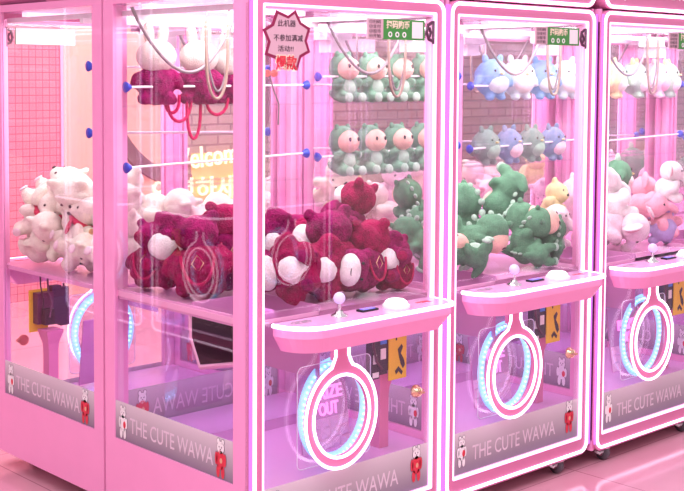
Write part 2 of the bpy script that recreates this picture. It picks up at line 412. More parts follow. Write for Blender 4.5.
    part('ring_plate', MB().ring(outer, inner, 1, -.035, -.020), 'ring_pink', pr)
    part('outer_light_tube', MB().tube([(x, -.036, z) for x, z in (le[::-1][:0] + [(-.030, .24), (-.030, .185)] + [(p[0] * 1.03, p[1] * 1.03) for p in pts] + [(.030, .185), (.030, .24)])], .0048), 'tube_white', pr)
    part('inner_light_tube', MB().tube([(.127 * math.cos(2 * PI * k / 40), -.037, .127 * math.sin(2 * PI * k / 40)) for k in range(40)], .0048, True), 'tube_white', pr)
    part('ring_mount', MB().box(-.02, .02, -.020, -.002, .17, .22), 'pink_metal', pr)
    # bead ring and clear flap behind the glass
    def el(rx, rz, n_=48): return [(.375 + rx * math.cos(2 * PI * k / n_), .392 + rz * math.sin(2 * PI * k / n_)) for k in range(n_)]
    lr = part('led_ring', MB().ring(el(.148, .166), el(.116, .134), 1, .034, .038), 'halo_cyan', r)  # band glows by itself to stand for the halo around the beads
    bd = MB()
    for x_, z_ in el(.131, .149, 50):
        for yy in (.031, .041): bd.ell((x_, yy, z_), (.0046,) * 3, nu=6, nv=5)
    part('led_bead', bd, 'bead_cyan', lr)
    fl = part('clear_flap', MB().prism(rrect(.21, .52, .235, .55, .02), 1, .018, .021), 'acrylic', r)
    part('flap_edge', MB().tube([(x, .0195, z) for x, z in rrect(.21, .52, .235, .55, .02)], .0016, True, 5), 'acrylic_edge', fl)
    # prize sign
    sg = link('prize_sign', MB().box(-.105, .105, 0, .006, -.15, .11).mesh('prize_sign', 'mauve'), r, (.452, .165, .372), (math.radians(-8), 0, 0))
    link('lettering', text_mesh('lettering', 'PRIZE', .058, 'sign_pink', .003, .001, 'LEFT', .125), sg, (-.045, -.004, .012), FACE)
    link('lettering', text_mesh('lettering', 'OUT', .058, 'sign_pink', .003, .001, 'LEFT', .085), sg, (-.025, -.004, -.040), FACE)
    fc = MB()
    for i in range(5):
        for j in range(3):
            cx = -.084 + i * .042; cz = -.066 - j * .034
            fc.add([(cx - .021, 0, cz - .017), (cx + .021, 0, cz - .017), (cx + .021, 0, cz + .017), (cx - .021, 0, cz + .017), (cx, -.016, cz - .004)], [(0, 1, 4), (1, 2, 4), (2, 3, 4), (3, 0, 4)])
    part('faceted_tiles', fc, 'pale_pink', sg)
    # flared post, power boxes, yellow card
    po = MB(); lv = [(.021, .20), (.021, .37), (.023, .40), (.034, .44), (.036, .452)]
    po.add([(.660 + sx * h, .115 + sy * h, z) for h, z in lv for sx, sy in ((-1, -1), (1, -1), (1, 1), (-1, 1))],
           [(4 * i + k, 4 * i + (k + 1) % 4, 4 * i + 4 + (k + 1) % 4, 4 * i + 4 + k) for i in range(4) for k in range(4)] + [(3, 2, 1, 0), (16, 17, 18, 19)])
    part('support_post', po, 'ring_pink', r)
    yc = bevel(link('yellow_card', MB().box(.632, .716, .046, .052, .435, .60).mesh('yellow_card', 'yellow_card'), r), .003)
    bird = MB().prism([(.672, .535), (.690, .550), (.696, .540), (.686, .520), (.700, .500), (.706, .480), (.697, .468), (.686, .484), (.678, .510)], 1, .0445, .0455)
    bird.prism([(.660, .465), (.676, .478), (.696, .458), (.690, .448), (.676, .462), (.664, .452)], 1, .0445, .0455).box(.662, .668, .0445, .0455, .565, .59)
    part('card_picture', bird, 'black', yc)
    pw = link('power_box', MB().box(.555, .592, .050, .075, .45, .60).box(.592, .63, .052, .080, .46, .61).mesh('power_box', 'navy'), r)
    part('power_module', MB().box(.632, .70, .054, .09, .47, .59), 'plum', pw)
    part('power_module', MB().box(.645, .685, .09, .12, .47, .53), 'black', pw)
    part('power_label', MB().box(.560, .588, .0485, .0498, .455, .472), 'white_print', pw)
    part('power_label', MB().box(.562, .578, .0485, .0498, .50, .53), 'white_print', pw)
    part('power_label', MB().box(.598, .622, .0505, .0518, .51, .545), 'white_print', pw)
    part('blue_module', MB().box(.596, .624, .049, .0518, .56, .60), 'blue_label', pw)
    part('power_cable', MB().tube([(.56, .045, .61), (.555, .040, .56), (.57, .042, .51), (.60, .046, .48)], .004), 'plum', pw)
    part('power_cable', MB().tube([(.66, .09, .697), (.66, .10, .60), (.65, .11, .55), (.67, .125, .50)], .004), 'plum', pw)
    part('power_cable', MB().tube([(.69, .09, .697), (.69, .095, .62), (.68, .10, .56), (.69, .10, .50)], .003), 'black', pw)
    # shelves with rods at the back of the play field
    for zz, zr in ((1.335, .0), (1.060, .0)):
        part('toy_shelf', MB().box(.055, W - .055, .655, D - .03, zz - .016, zz - .011), 'shelf_acrylic', r)
    for z0, z1 in ((1.386, 1.392), (1.125, 1.142)):
        rod = part('guard_rod', MB().tube([(.022, .638, z0), (W - .045, .638, z1)], .0042, n=10), 'white_rod', r)
        part('rod_knob', MB().lathe((.012, .638, z0), [(.006, 0), (.0185, .002), (.016, .008), (.007, .022)], (-1, 0, 0) if False else (1, 0, 0), 14), 'blue_knob', rod)
        part('rod_knob', MB().lathe((W - .036, .638, z1), [(.006, 0), (.0185, .002), (.016, .008), (.007, .022)], (-1, 0, 0), 14), 'blue_knob', rod)
    # claw gantry, sagging cables
    ga = part('gantry_rail', MB().box(.03, W - .03, .585, .605, 1.600, 1.618).box(.05, .07, .04, D - .04, 1.618, 1.635).box(W - .07, W - .05, .04, D - .04, 1.618, 1.635), 'white_plastic', r)
    part('claw_carriage', MB().box(.40, .54, .54, .63, 1.57, 1.60).box(.43, .51, .55, .62, 1.52, 1.57), 'white_plastic', ga)
    part('carriage_motor', MB().lathe((.50, .545, 1.59), [(.02, 0), (.02, .04), (.008, .045)], (0, -1, 0), 14).box(.52, .56, .52, .55, 1.58, 1.62), 'plum', ga)
    cb = [( .0 + .42 * t, .58 - .02 * math.sin(PI * t), 1.64 - .205 * math.sin(PI * t) ** .85) for t in [k / 24 for k in range(25)]]
    part('sagging_cable', MB().tube(cb, .0058), 'cable_grey', r)
    lp = []
    for k in range(21):
        t = k / 20; lp.append((.36 + .045 * math.cos(PI * t) , .45, 1.60 - .25 * math.sin(PI * t) ** .5))
    part('hanging_wire', MB().tube(lp, .005), 'cable_tan', r)
    part('hanging_wire', MB().tube([(x + .02, y + .02, z + .03 + .01 * math.sin(z * 60)) for x, y, z in lp], .004), 'cable_grey', r)
    # service sticker on the door glass and latch
    st = link('service_sticker', MB().box(.475, .545, -.0005, .004, 1.542, 1.604).mesh('service_sticker', 'paper'), door)
    part('sticker_backing', MB().box(.476, .734, .0042, .0052, 1.541, 1.603), 'white_print', st)
    part('green_field', MB().box(.545, .735, -.001, .004, 1.540, 1.604), 'green_sign', st)
    part('code_field', MB().box(.675, .725, -.002, -.0012, 1.546, 1.598), 'white_print', st)
    pc = MB()
    for i in range(3):
        cx = .575 + i * .032; pc.ring([(cx + .009 * math.cos(a * PI / 6), 1.556 + .009 * math.sin(a * PI / 6)) for a in range(12)], [(cx + .005 * math.cos(a * PI / 6), 1.556 + .005 * math.sin(a * PI / 6)) for a in range(12)], 1, -.002, -.0012)
    part('sticker_symbol', pc, 'white_print', st)
    link('sticker_lettering', text_mesh('sticker_lettering', '扫码购币', .027, 'cream_print', .0004, .0006, width=.105), st, (.558, -.0014, 1.577), FACE)
    mb2 = []
    for i, tx in enumerate(('①扫码', '②支付', '③投币', '④开始')):
        link('sticker_lettering', text_mesh('sticker_lettering', tx, .013, 'ink', .0003, width=.05), st, (.483, -.0010, 1.589 - i * .0145), FACE)
    la = MB().box(.776, .782, -.002, .016, 1.53, 1.605)
    la.tube([(.772, .0, 1.60), (.752, .0, 1.59), (.745, .0, 1.565), (.755, .0, 1.545), (.772, .0, 1.54)], .0055, n=6).tube([(.757, .0, 1.582), (.765, .0, 1.567), (.757, 0, 1.552)], .005, n=6)
    part('door_latch', la, 'plum', door)
    # casters
    for x in (.115, W - .155):
        for y in (.028, D - .09):
            cs = link('caster', None, r, (x, y, 0))
            fk = MB().lathe((0, 0, -.012), [(.024, 0), (.026, .006), (.024, .016)], n=18)
            prof = [(-.022, -.006), (.022, -.006), (.016, -.030), (.008, -.042), (-.004, -.042), (-.012, -.030)]
            fk.prism(prof, 0, -.0175, -.0145).prism(prof, 0, .0145, .0175)
            part('caster_fork', fk, 'chrome', cs)
            part('wheel', MB().lathe((-.013, .002, -.032), [(.012, 0), (.0265, .002), (.0275, .013), (.0265, .024), (.012, .026)], (1, 0, 0), 22), 'wheel_grey', cs)
            part('brake_pedal', MB().prism([(.012, -.012), (.016, -.020), (-.030, -.034), (-.050, -.022), (-.046, -.016), (-.030, -.026)], 1, -.006, .006), 'white_plastic', cs)
    return r
mach = build_machine()
machines = [
 ('M', 0, (0, 0), 0, 'large pink claw machine nearest the viewer, filled with crimson plush bears'),
 ('M', 1, (W, 0), 0, 'pink claw machine filled with green hooded plush toys, right of the crimson one'),
 ('M', 2, (2 * W, -.02), 0, 'pink claw machine of pale pink plush toys at the right edge, third in front'),
 ('M', 3, (3 * W, -.02), 0, 'claw machine glimpsed through the third front machine, with mint and lemon shelf toys'),
 ('M', 4, (4 * W, -.02), 0, 'farthest claw machine of the front row, glimpsed through the other cabinets at the right edge'),
 ('B', 0, (W, 2 * D), PI, 'claw machine at the left edge filled with ivory plush bears'),
 ('B', 1, (2 * W, 2 * D), PI, 'rear claw machine of cream plush seen through the crimson machine'),
 ('B', 2, (3 * W, 2 * D), PI, 'rear claw machine of pink and lemon plush seen behind the green plush toys'),
 ('B', 3, (4 * W, 2 * D), PI, 'rear claw machine seen through the right part of the green plush machine'),
 ('B', 4, (5 * W, 2 * D), PI, 'rear claw machine seen through the third front machine'),
 ('B', 5, (6 * W, 2 * D), PI, 'farthest rear claw machine, seen at the right edge through two cabinets'),
 ('O', 0, (-1.668, 2.075), PI / 2, 'opposite claw machine mirrored in the side glass of the crimson machine'),
 ('O', 1, (-1.668, 2.985), PI / 2, 'opposite claw machine mirrored in the side glass at the left edge'),
 ('P', 0, (2.72, -2.526), PI, 'claw machine across the aisle whose lit ring is mirrored in the front glass'),
]
for i, (row, k, (x, y), rz, lab) in enumerate(machines):
    o = mach if i == 0 else dup_tree(mach)
    o.location = (x, y, ZO); o.rotation_euler = (0, 0, rz)
    for ch in o.children:
        if (row, k) == ('B', 0) and ch.name.startswith('guard_rod'):
            ch.location.x += .03; ch.location.y += .034; ch.location.z += .062 if ch.data.vertices[0].co.z > 1.3 else .088
        if row == 'M' and ch.name.startswith('hanging_wire'): ch.location.x += {0: -.12, 2: .09}.get(k, 0)
    if (row, k) == ('M', 1):
        for ch in o.children:
            if ch.name.startswith('guard_rod') and ch.data.vertices[0].co.z > 1.3: ch.location.z += .036
    tag(o, lab, 'claw machine', 'pink claw machines')
# ------------------------------------------------------------------ room
def struct(name, mb, mats, **k):
    o = part(name, mb, mats, None, **k); o['kind'] = 'structure'; return o
def floor_mat():
    m, n, l, b = new_mat('floor_tile')
    tc = n.new('ShaderNodeTexCoord'); mp = n.new('ShaderNodeMapping'); mp.inputs['Scale'].default_value = (1.25, 1.25, 1.25); l.new(tc.outputs['Object'], mp.inputs[0])
    br = n.new('ShaderNodeTexBrick'); br.offset = 0; br.inputs['Scale'].default_value = 1; br.inputs['Brick Width'].default_value = 1; br.inputs['Row Height'].default_value = 1
    br.inputs['Mortar Size'].default_value = .004; br.inputs['Color1'].default_value = (.74, .36, .45, 1); br.inputs['Color2'].default_value = (.70, .33, .42, 1); br.inputs['Mortar'].default_value = (.5, .2, .28, 1)
    nz = n.new('ShaderNodeTexNoise'); nz.inputs['Scale'].default_value = 1.6; l.new(tc.outputs['Object'], nz.inputs['Vector'])
    mx = n.new('ShaderNodeMixRGB'); mx.blend_type = 'SOFT_LIGHT'; mx.inputs[0].default_value = .4; l.new(mp.outputs[0], br.inputs['Vector'])
    l.new(br.outputs['Color'], mx.inputs[1]); l.new(nz.outputs['Fac'], mx.inputs[2]); l.new(mx.outputs[0], b.inputs['Base Color'])
    b.inputs['Roughness'].default_value = .12
def brick_mat(name, c1, c2, mo, sx, sz, mort, off=.5, rough=.6):
    m, n, l, b = new_mat(name)
    tc = n.new('ShaderNodeTexCoord'); sp = n.new('ShaderNodeSeparateXYZ'); cm = n.new('ShaderNodeCombineXYZ')
    l.new(tc.outputs['Object'], sp.inputs[0]); l.new(sp.outputs['X'], cm.inputs[0]); l.new(sp.outputs['Z'], cm.inputs[1])
    br = n.new('ShaderNodeTexBrick'); br.offset = off; br.inputs['Scale'].default_value = 1; br.inputs['Brick Width'].default_value = sx; br.inputs['Row Height'].default_value = sz
    br.inputs['Mortar Size'].default_value = mort; br.inputs['Color1'].default_value = (*c1, 1); br.inputs['Color2'].default_value = (*c2, 1); br.inputs['Mortar'].default_value = (*mo, 1)
    l.new(cm.outputs[0], br.inputs['Vector']); l.new(br.outputs['Color'], b.inputs['Base Color']); b.inputs['Roughness'].default_value = rough
    bp = n.new('ShaderNodeBump'); bp.inputs['Strength'].default_value = .4; bp.inputs['Distance'].default_value = .004; l.new(br.outputs['Fac'], bp.inputs['Height']); bp.invert = True
    l.new(bp.outputs[0], b.inputs['Normal'])
floor_mat()
brick_mat('pink_tiles', (.88, .30, .36), (.84, .26, .33), (.55, .10, .18), .05, .05, .0025, 0, .3)
brick_mat('grey_bricks', (.42, .34, .26), (.55, .46, .36), (.26, .19, .16), .24, .075, .008, .5, .8)
solid('peach_wall', (.92, .50, .38), .6)
solid('arc_brown', (.20, .08, .10), .6)
struct('floor', MB().box(-6, 14, -6, 4.6, -.05, 0), 'floor_tile')
struct('wall_left', MB().box(-3, 2.03, 4.45, 4.55, 0, 3), 'pink_tiles')
struct('wall_middle', MB().box(2.03, 2.95, 4.45, 4.55, 0, 3), 'peach_wall')
struct('wall_right', MB().box(2.95, 14, 4.45, 4.55, 0, 3), 'grey_bricks')
struct('trim_1', MB().box(2.03, 2.05, 4.44, 4.45, 0, 3), 'pale_pink')
# wall decoration: a wide dark hoop on the peach wall
hoop = MB().ring([(3.1 + .78 * math.cos(2 * PI * k / 64), 1.45 + .78 * math.sin(2 * PI * k / 64)) for k in range(64)], [(3.1 + .68 * math.cos(2 * PI * k / 64), 1.45 + .68 * math.sin(2 * PI * k / 64)) for k in range(64)], 1, 4.41, 4.448)
tag(part('wall_hoop', hoop, 'arc_brown', None), 'dark brown hoop mounted on the far peach wall behind the machines', 'wall decoration')
ns = thing('neon_sign', 'glowing warm neon greeting sign on the far wall behind the crimson machine', 'neon sign', (3.05, 4.40, .40 + ZO))
part('sign_board', MB().box(.04, .62, 0, .02, .02, .46), 'neon_panel', ns)
link('lettering', text_mesh('lettering', 'Welcome', .22, 'neon_warm', .006, .001, width=.72), ns, (-.18, -.012, .34), (PI / 2, math.radians(-4), 0))
link('lettering', text_mesh('lettering', '안녕하세요', .19, 'neon_warm', .006, .002, width=.95), ns, (-.32, -.012, .13), FACE)
# ------------------------------------------------------------------ notice sign on the nearest machine
star = [(.093, 1.612), (.138, 1.598), (.166, 1.615), (.188, 1.581), (.224, 1.564), (.210, 1.526), (.224, 1.494), (.188, 1.478), (.174, 1.440), (.128, 1.447), (.086, 1.474), (.049, 1.484), (.062, 1.52), (.042, 1.556), (.076, 1.573)]
def offs(pts, d):
    cx = sum(p[0] for p in pts) / len(pts); cz = sum(p[1] for p in pts) / len(pts); return [(cx + (x - cx) * d, cz + (z - cz) * d) for x, z in pts]
sn = thing('notice_sign', 'star shaped pink paper notice with dark red rim and handwriting, stuck on the nearest machine', 'sign', (0, 0, ZO))
part('rim', MB().ring(star, offs(star, .87), 1, -.016, -.0135), 'paper_rim', sn)
part('paper', MB().prism(offs(star, .87), 1, -.0155, -.013), 'paper', sn)
for t, x, z, wd_, s in (('此机器', .098, 1.568, .068, .021), ('不参加满减', .082, 1.526, .112, .021), ('活动!!', .098, 1.496, .060, .019)):
    link('handwriting', text_mesh('handwriting', t, s, 'ink', .0003, 0, width=wd_), sn, (x, -.0162, z), FACE)
link('red_lettering', text_mesh('red_lettering', '爆款', .044, 'cream_print', .0004, .0035, width=.086), sn, (.087, -.0168, 1.446), FACE)
link('red_lettering', text_mesh('red_lettering', '爆款', .044, 'red_print', .0004, .0008, width=.080), sn, (.090, -.0178, 1.446), FACE)
bw = thing('red_bow', 'small red bow with a dangling cord under the star notice', 'bow', (.100, .018, 1.432 + ZO))
part('bow_loop', MB().ell((-.013, 0, 0), (.014, .006, .011)).ell((.013, 0, 0), (.014, .006, .011)).ell((0, -.002, 0), (.006, .006, .006)), 'coral_plush', bw)
part('cord', MB().tube([(-.005, 0, -.005), (.012, 0, -.05), (.032, 0, -.09), (.03, 0, -.15)], .0025), 'cable_grey', bw)
# ------------------------------------------------------------------ plush toys
def fuse(mb, vox=.035, it=5, crumple=.0, seed=0):
    me = mb.mesh('tmp', 'white_plush'); o = bpy.data.objects.new('tmp', me); C.objects.link(o)
    m = o.modifiers.new('r', 'REMESH'); m.mode = 'VOXEL'; m.voxel_size = vox
    s = o.modifiers.new('s', 'SMOOTH'); s.iterations = it; s.factor = .5
    dg = bpy.context.evaluated_depsgraph_get(); out = bpy.data.meshes.new_from_object(o.evaluated_get(dg))
    bpy.data.objects.remove(o); bpy.data.meshes.remove(me)
    out.calc_loop_triangles()
    nr = [v.normal.copy() for v in out.vertices]
    if crumple:
        for v, nn in zip(out.vertices, nr):
            d = noise.noise(v.co * 4.5 + Vector((seed, 0, 0))) * 1.0 + .5 * noise.noise(v.co * 10 + Vector((0, seed, 0)))
            v.co += nn * d * crumple
    for p_ in out.polygons: p_.use_smooth = True
    return out
def P_(name, mb, mat, f=True, **k):
    if f: me = fuse(mb, **k); me.materials.clear(); me.materials.append(MT[mat]); me.name = name
    else: me = mb.mesh(name, mat)
    return (name, me)
def rabbit_bag(body='crimson_plush', head='white_plush', seed=0, hs=1.0):
    b = MB().ell((0, 0, -.12), (.36, .29, .38)).ell((-.22, -.16, -.40), (.13, .17, .12)).ell((.22, -.16, -.40), (.13, .17, .12))
    b.ell((-.34, -.06, -.05), (.11, .11, .20), (0, .5, 0)).ell((.34, -.06, -.05), (.11, .11, .20), (0, -.5, 0))
    h = MB().ell((0, -.03, .36), (.29 * hs, .26 * hs, .24 * hs)).ell((0, -.20, .30), (.16, .12, .11))
    out = [P_('body', b, body, crumple=.045, seed=seed), P_('head', h, head)]
    for s in (-1, 1):
        out.append(P_('ear', MB().ell((s * .13, 0, .76), (.10, .055, .22), (0, s * .12, 0)), head, False))
        out.append(P_('eye', MB().tube([(s * .11 + .035 * math.cos(a), -.265 + .004 * abs(math.cos(a)), .37 + .02 * math.sin(a)) for a in [PI + PI * k / 6 for k in range(7)]], .007, n=5), 'eye_black', False))
    out.append(P_('nose', MB().ell((0, -.315, .325), (.04, .025, .028)), 'strap_pink', False))
    out.append(P_('muzzle', MB().ell((.03, -.27, .27), (.13, .06, .07)), 'rose_plush', False))
    st = [(.25 * math.cos(a), .27, -.05 + .45 * math.sin(a)) for a in [PI * (1 + k / 14) for k in range(15)]]
    out.append(P_('strap', MB().tube(st, .022, n=6), 'strap_pink', False))
    d = [(0, .10), (.075, 0), (0, -.10), (-.075, 0)]
    out.append(P_('stitched_badge', MB().tube([(x + .03, .285 - .6 * x * x, -.1 + z) for x, z in d], .008, True, 5), 'stitch_gold', False))
    return out
def dino(green='green_plush', light='mint_plush', face='peach_plush', seed=1):
    b = MB().ell((0, .02, -.22), (.27, .24, .30)).ell((0, .02, .20), (.30, .29, .30)).ell((0, .28, -.36), (.10, .26, .09), (.5, 0, 0))
    b.ell((-.27, -.12, -.12), (.09, .16, .09), (-.5, 0, .3)).ell((.27, -.12, -.12), (.09, .16, .09), (-.5, 0, -.3))
    b.ell((-.17, -.20, -.42), (.11, .20, .11)).ell((.17, -.20, -.42), (.11, .20, .11))
    out = [P_('body', b, green, crumple=.015, seed=seed)]
    sp = MB()
    for k in range(6):
        a = math.radians(60 - k * 26); sp.ell((0, .02 + .33 * math.cos(a), .12 + .36 * math.sin(a) if k < 4 else .12 + .36 * math.sin(a)), (.03, .06, .05))
    out.append(P_('back_spikes', sp, light, False))
    out.append(P_('face', MB().ell((0, -.15, .17), (.255, .22, .235)), face, False))
    out.append(P_('belly', MB().ell((0, -.10, -.22), (.18, .16, .20)), light, False))
    for s in (-1, 1):
        out.append(P_('eye', MB().ell((s * .11, -.345, .21), (.034, .018, .045)), 'eye_black', False))
        out.append(P_('foot', MB().ell((s * .17, -.37, -.43), (.10, .05, .10)), light, False))
        out.append(P_('horn', MB().ell((s * .15, .0, .47), (.05, .05, .07)), green, False))
    out.append(P_('mouth', MB().tube([(.03 * math.cos(a), -.368, .11 + .02 * math.sin(a)) for a in [PI + PI * k / 6 for k in range(7)]], .006, n=5), 'coral_plush', False))
    return out
def bear(c='ivory_plush', scarf='red_cloth', pad='blush_plush', seed=2):
    b = MB().ell((0, 0, -.20), (.29, .26, .30)).ell((-.30, -.10, -.08), (.11, .11, .20), (.3, .7, 0)).ell((.30, -.10, -.08), (.11, .11, .20), (.3, -.7, 0))
    b.ell((-.19, -.17, -.42), (.13, .20, .13)).ell((.19, -.17, -.42), (.13, .20, .13))
    h = MB().ell((0, 0, .26), (.31, .27, .26)).ell((0, -.22, .20), (.14, .12, .10)).ell((-.23, 0, .48), (.10, .06, .10)).ell((.23, 0, .48), (.10, .06, .10))
    out = [P_('body', b, c, crumple=.015, seed=seed), P_('head', h, c, crumple=.01, seed=seed)]
    for s in (-1, 1):
        out.append(P_('eye', MB().ell((s * .11, -.245, .30), (.022, .015, .026)), 'eye_black', False))
        out.append(P_('foot_pad', MB().ell((s * .19, -.35, -.42), (.08, .03, .08)), pad, False))
    out.append(P_('nose', MB().ell((0, -.335, .23), (.04, .025, .028)), 'eye_black', False))
    if scarf:
        out.append(P_('scarf', MB().tube([(.235 * math.cos(a), .21 * math.sin(a), .045) for a in [2 * PI * k / 20 for k in range(20)]], .055, True, 8).ell((.10, -.25, -.08), (.07, .03, .14)), scarf, False))
    return out
def blob(c, belly, top=None, seed=3):
    b = MB().ell((0, 0, 0), (.44, .34, .42)).ell((-.42, -.05, -.05), (.09, .10, .17), (0, .5, 0)).ell((.42, -.05, -.05), (.09, .10, .17), (0, -.5, 0))
    b.ell((0, .30, -.22), (.14, .20, .08)).ell((-.16, -.12, -.42), (.10, .12, .07)).ell((.16, -.12, -.42), (.10, .12, .07))
    out = [P_('body', b, c, crumple=.012, seed=seed), P_('belly', MB().ell((0, -.15, -.10), (.30, .22, .24)), belly, False)]
    for s in (-1, 1):
        out.append(P_('eye', MB().ell((s * .16, -.30, .16), (.024, .018, .028)), 'eye_black', False))
        out.append(P_('ear', MB().ell((s * .20, 0, .40), (.08, .06, .12), (0, s * .3, 0)), top or c, False))
    out.append(P_('beak', MB().ell((0, -.345, .10), (.05, .04, .025)), 'lemon_plush', False))
    return out
def elephant(c, pink='rose_plush', seed=4):
    b = MB().ell((0, .08, -.20), (.32, .30, .30)).ell((-.2, -.16, -.40), (.12, .16, .12)).ell((.2, -.16, -.40), (.12, .16, .12)).ell((-.3, -.1, -.1), (.10, .12, .18), (.4, .5, 0)).ell((.3, -.1, -.1), (.10, .12, .18), (.4, -.5, 0))
    h = MB().ell((0, -.02, .24), (.30, .28, .26)).ell((0, -.28, .12), (.085, .12, .09)).ell((0, -.36, .02), (.07, .08, .12))
    out = [P_('body', b, c, crumple=.012, seed=seed), P_('head', h, c)]
    for s in (-1, 1):
        out.append(P_('ear', MB().ell((s * .33, .02, .28), (.16, .04, .18), (0, 0, s * -.3)), c, False))
        out.append(P_('inner_ear', MB().ell((s * .33, -.02, .28), (.11, .03, .13), (0, 0, s * -.3)), pink, False))
        out.append(P_('eye', MB().ell((s * .13, -.265, .27), (.022, .016, .028)), 'eye_black', False))
    return out
def snout_bear(c, c2, w_='white_plush', seed=1.0):
    b = MB().ell((0, 0, -.16), (.37, .30, .36)).ell((-.20, -.18, -.40), (.14, .20, .13)).ell((.20, -.18, -.40), (.14, .20, .13))
    b.ell((-.35, -.08, -.05), (.12, .12, .22), (.2, .5, 0)).ell((.35, -.08, -.05), (.12, .12, .22), (.2, -.5, 0))
    h = MB().ell((0, .0, .30), (.31, .27, .26)).ell((-.24, .02, .52), (.10, .06, .09)).ell((.24, .02, .52), (.10, .06, .09))
    out = [P_('body', b, c, crumple=.05, seed=seed), P_('head', h, c2, crumple=.02, seed=seed)]
    out.append(P_('muzzle', MB().ell((0, -.17, .22), (.25, .20, .17)), w_, False))
    out.append(P_('belly', MB().ell((0, -.13, -.18), (.24, .22, .24)), w_, False))
    for s in (-1, 1):
        out.append(P_('eye', MB().ell((s * .12, -.235, .40), (.022, .016, .026)), 'eye_black', False))
        out.append(P_('foot_pad', MB().ell((s * .20, -.355, -.41), (.09, .035, .09)), c2, False))
    out.append(P_('mouth', MB().tube([(.09 * math.cos(a), -.372 + .03 * abs(math.cos(a)), .24 + .05 * math.sin(a)) for a in [PI + PI * k / 8 for k in range(9)]], .008, n=5), 'eye_black', False))
    st = [(.22 * math.cos(a), .26 + .05 * math.sin(-a), .02 + .40 * math.sin(a)) for a in [PI * (1 + k / 14) for k in range(15)]]
    out.append(P_('strap', MB().tube(st, .022, n=6), 'strap_pink', False))
    d = [(0, .11), (.08, 0), (0, -.11), (-.08, 0)]
    out.append(P_('stitched_badge', MB().tube([(x, .315 - .8 * x * x - .5 * z * z, -.1 + z) for x, z in d], .009, True, 5), 'stitch_gold', False))
    return out
PR = {
 'cbear': snout_bear('crimson_plush', 'crimson_velvet', seed=1.5), 'cbear2': snout_bear('crimson_velvet', 'crimson_plush', seed=6.1),
 'shelfrabbit': rabbit_bag('crimson_plush', 'oat_plush', 2.2, 1.28),
 'dino': dino(), 'palejade': dino('jade_plush', 'mint_plush', seed=3.3),
 'bear': bear(), 'bearplain': bear('cream_plush', None, 'blush_plush', 4), 'bearviolet': bear('ivory_plush', 'violet_cloth', 'rose_plush', 5), 'beartan': bear('cream_plush', None, 'tan_plush', 6),
 'pinkbear': bear('blush_plush', None, 'rose_plush', 7), 'rosebear': bear('rose_plush', None, 'blush_plush', 8), 'lemonbear': bear('lemon_plush', None, 'cream_plush', 9),
 'sky': blob('sky_plush', 'ice_plush'), 'ice': blob('ice_plush', 'white_plush', 'blush_plush'), 'sage': blob('sage_plush', 'mint_plush'), 'slate': blob('slate_plush', 'blush_plush'),
 'mint': blob('mint_plush', 'white_plush', 'lemon_plush'), 'lemon': blob('lemon_plush', 'cream_plush'), 'blush': blob('blush_plush', 'rose_plush', 'white_plush'),
 'whitele': elephant('white_plush'), 'pinkele': elephant('rose_plush', 'blush_plush'), 'lilacele': elephant('lilac_plush', 'lilac_plush'), 'blushele': elephant('blush_plush'),
 'greenhat': blob('green_plush', 'white_plush', 'mint_plush'),
}
NAME = {'bag': 'plush_rabbit', 'bag2': 'plush_rabbit', 'shelfrabbit': 'plush_rabbit', 'dino': 'plush_dinosaur', 'palejade': 'plush_dinosaur'}
def toy(kind, x, y, z, size, rot, label, group, k=1.25):
    nm = NAME.get(kind) or ('plush_elephant' if kind.endswith('ele') else 'plush_bear' if 'bear' in kind else 'plush_bird')
    s = size * k
    o = thing(nm, label, 'plush toy', (x, y, z + ZO), tuple(math.radians(a) for a in rot), group, s)
    for n_, me in PR[kind]: link(n_, me, o)
    return o
G1 = 'crimson plush bears heaped in the nearest machine'
for kind, x, y, z, s, rot, lab in [
 ('cbear2', .120, .665, .800, .165, (10, 0, 120), 'crimson plush bear at the side glass, rear corner of the crimson heap'),
 ('cbear', .135, .55, .885, .185, (10, 75, -50), 'crimson plush bear with curved arm over a white snout, top left of the heap'),
 ('cbear2', .135, .41, .805, .19, (10, 5, 140), 'crimson plush bear behind the mirrored light ring in the side window'),
 ('cbear', .277, .45, .880, .18, (5, 0, 170), 'crimson plush bear beside the corner post, side window right end'),
 ('cbear', .440, .34, .885, .20, (75, 80, 40), 'crimson plush bear lying back up, top left of the front window heap'),
 ('cbear2', .290, .17, .815, .18, (-15, -100, -45), 'crimson plush bear with upturned white snout, bottom left of the front window'),
 ('cbear', .670, .28, .955, .18, (-25, -15, 195), 'upright crimson plush bear, topmost of the heap at the right'),
 ('cbear2', .490, .17, .855, .20, (8, 5, 150), 'crimson plush bear with gold diamond stitching, centre of the front window'),
 ('cbear', .640, .22, .880, .19, (75, 75, 0), 'crimson plush bear lying sideways under the topmost one'),
 ('cbear2', .445, .11, .785, .17, (-10, 95, -40), 'crimson plush bear upside down with white snout, above the joystick'),
 ('cbear', .690, .13, .835, .15, (-20, -60, -40), 'crimson plush bear tipped back with a smiling white snout'),
 ('cbear2', .725, .105, .765, .13, (5, 0, 175), 'small crimson plush bear at the right front corner of the heap'),
 ('cbear', .60, .13, .780, .16, (10, -10, 185), 'crimson plush bear with strap, sitting behind the round white button'),
 ('cbear', .37, .50, .82, .18, (80, 0, 90), 'crimson plush bear at the rear left of the front window'),
 ('cbear2', .60, .48, .82, .19, (60, 20, -40), 'crimson plush bear buried at the rear of the heap')]:
    toy(kind, x, y, z, s, rot, lab, G1)
for i, (x, z, s, rz, lab) in enumerate([(.155, 1.44, .185, -25, 'white headed plush rabbit with crimson body, leftmost on the upper shelf'),
    (.330, 1.435, .185, -35, 'white headed plush rabbit with crimson body, middle of the upper shelf'),
    (.470, 1.435, .165, -30, 'white headed plush rabbit with crimson body, beside the hanging wires on the upper shelf')]):
    toy('shelfrabbit', x, .695, z, s, (0, 0, rz), lab, 'white headed plush rabbits on the shelf', 1.0)
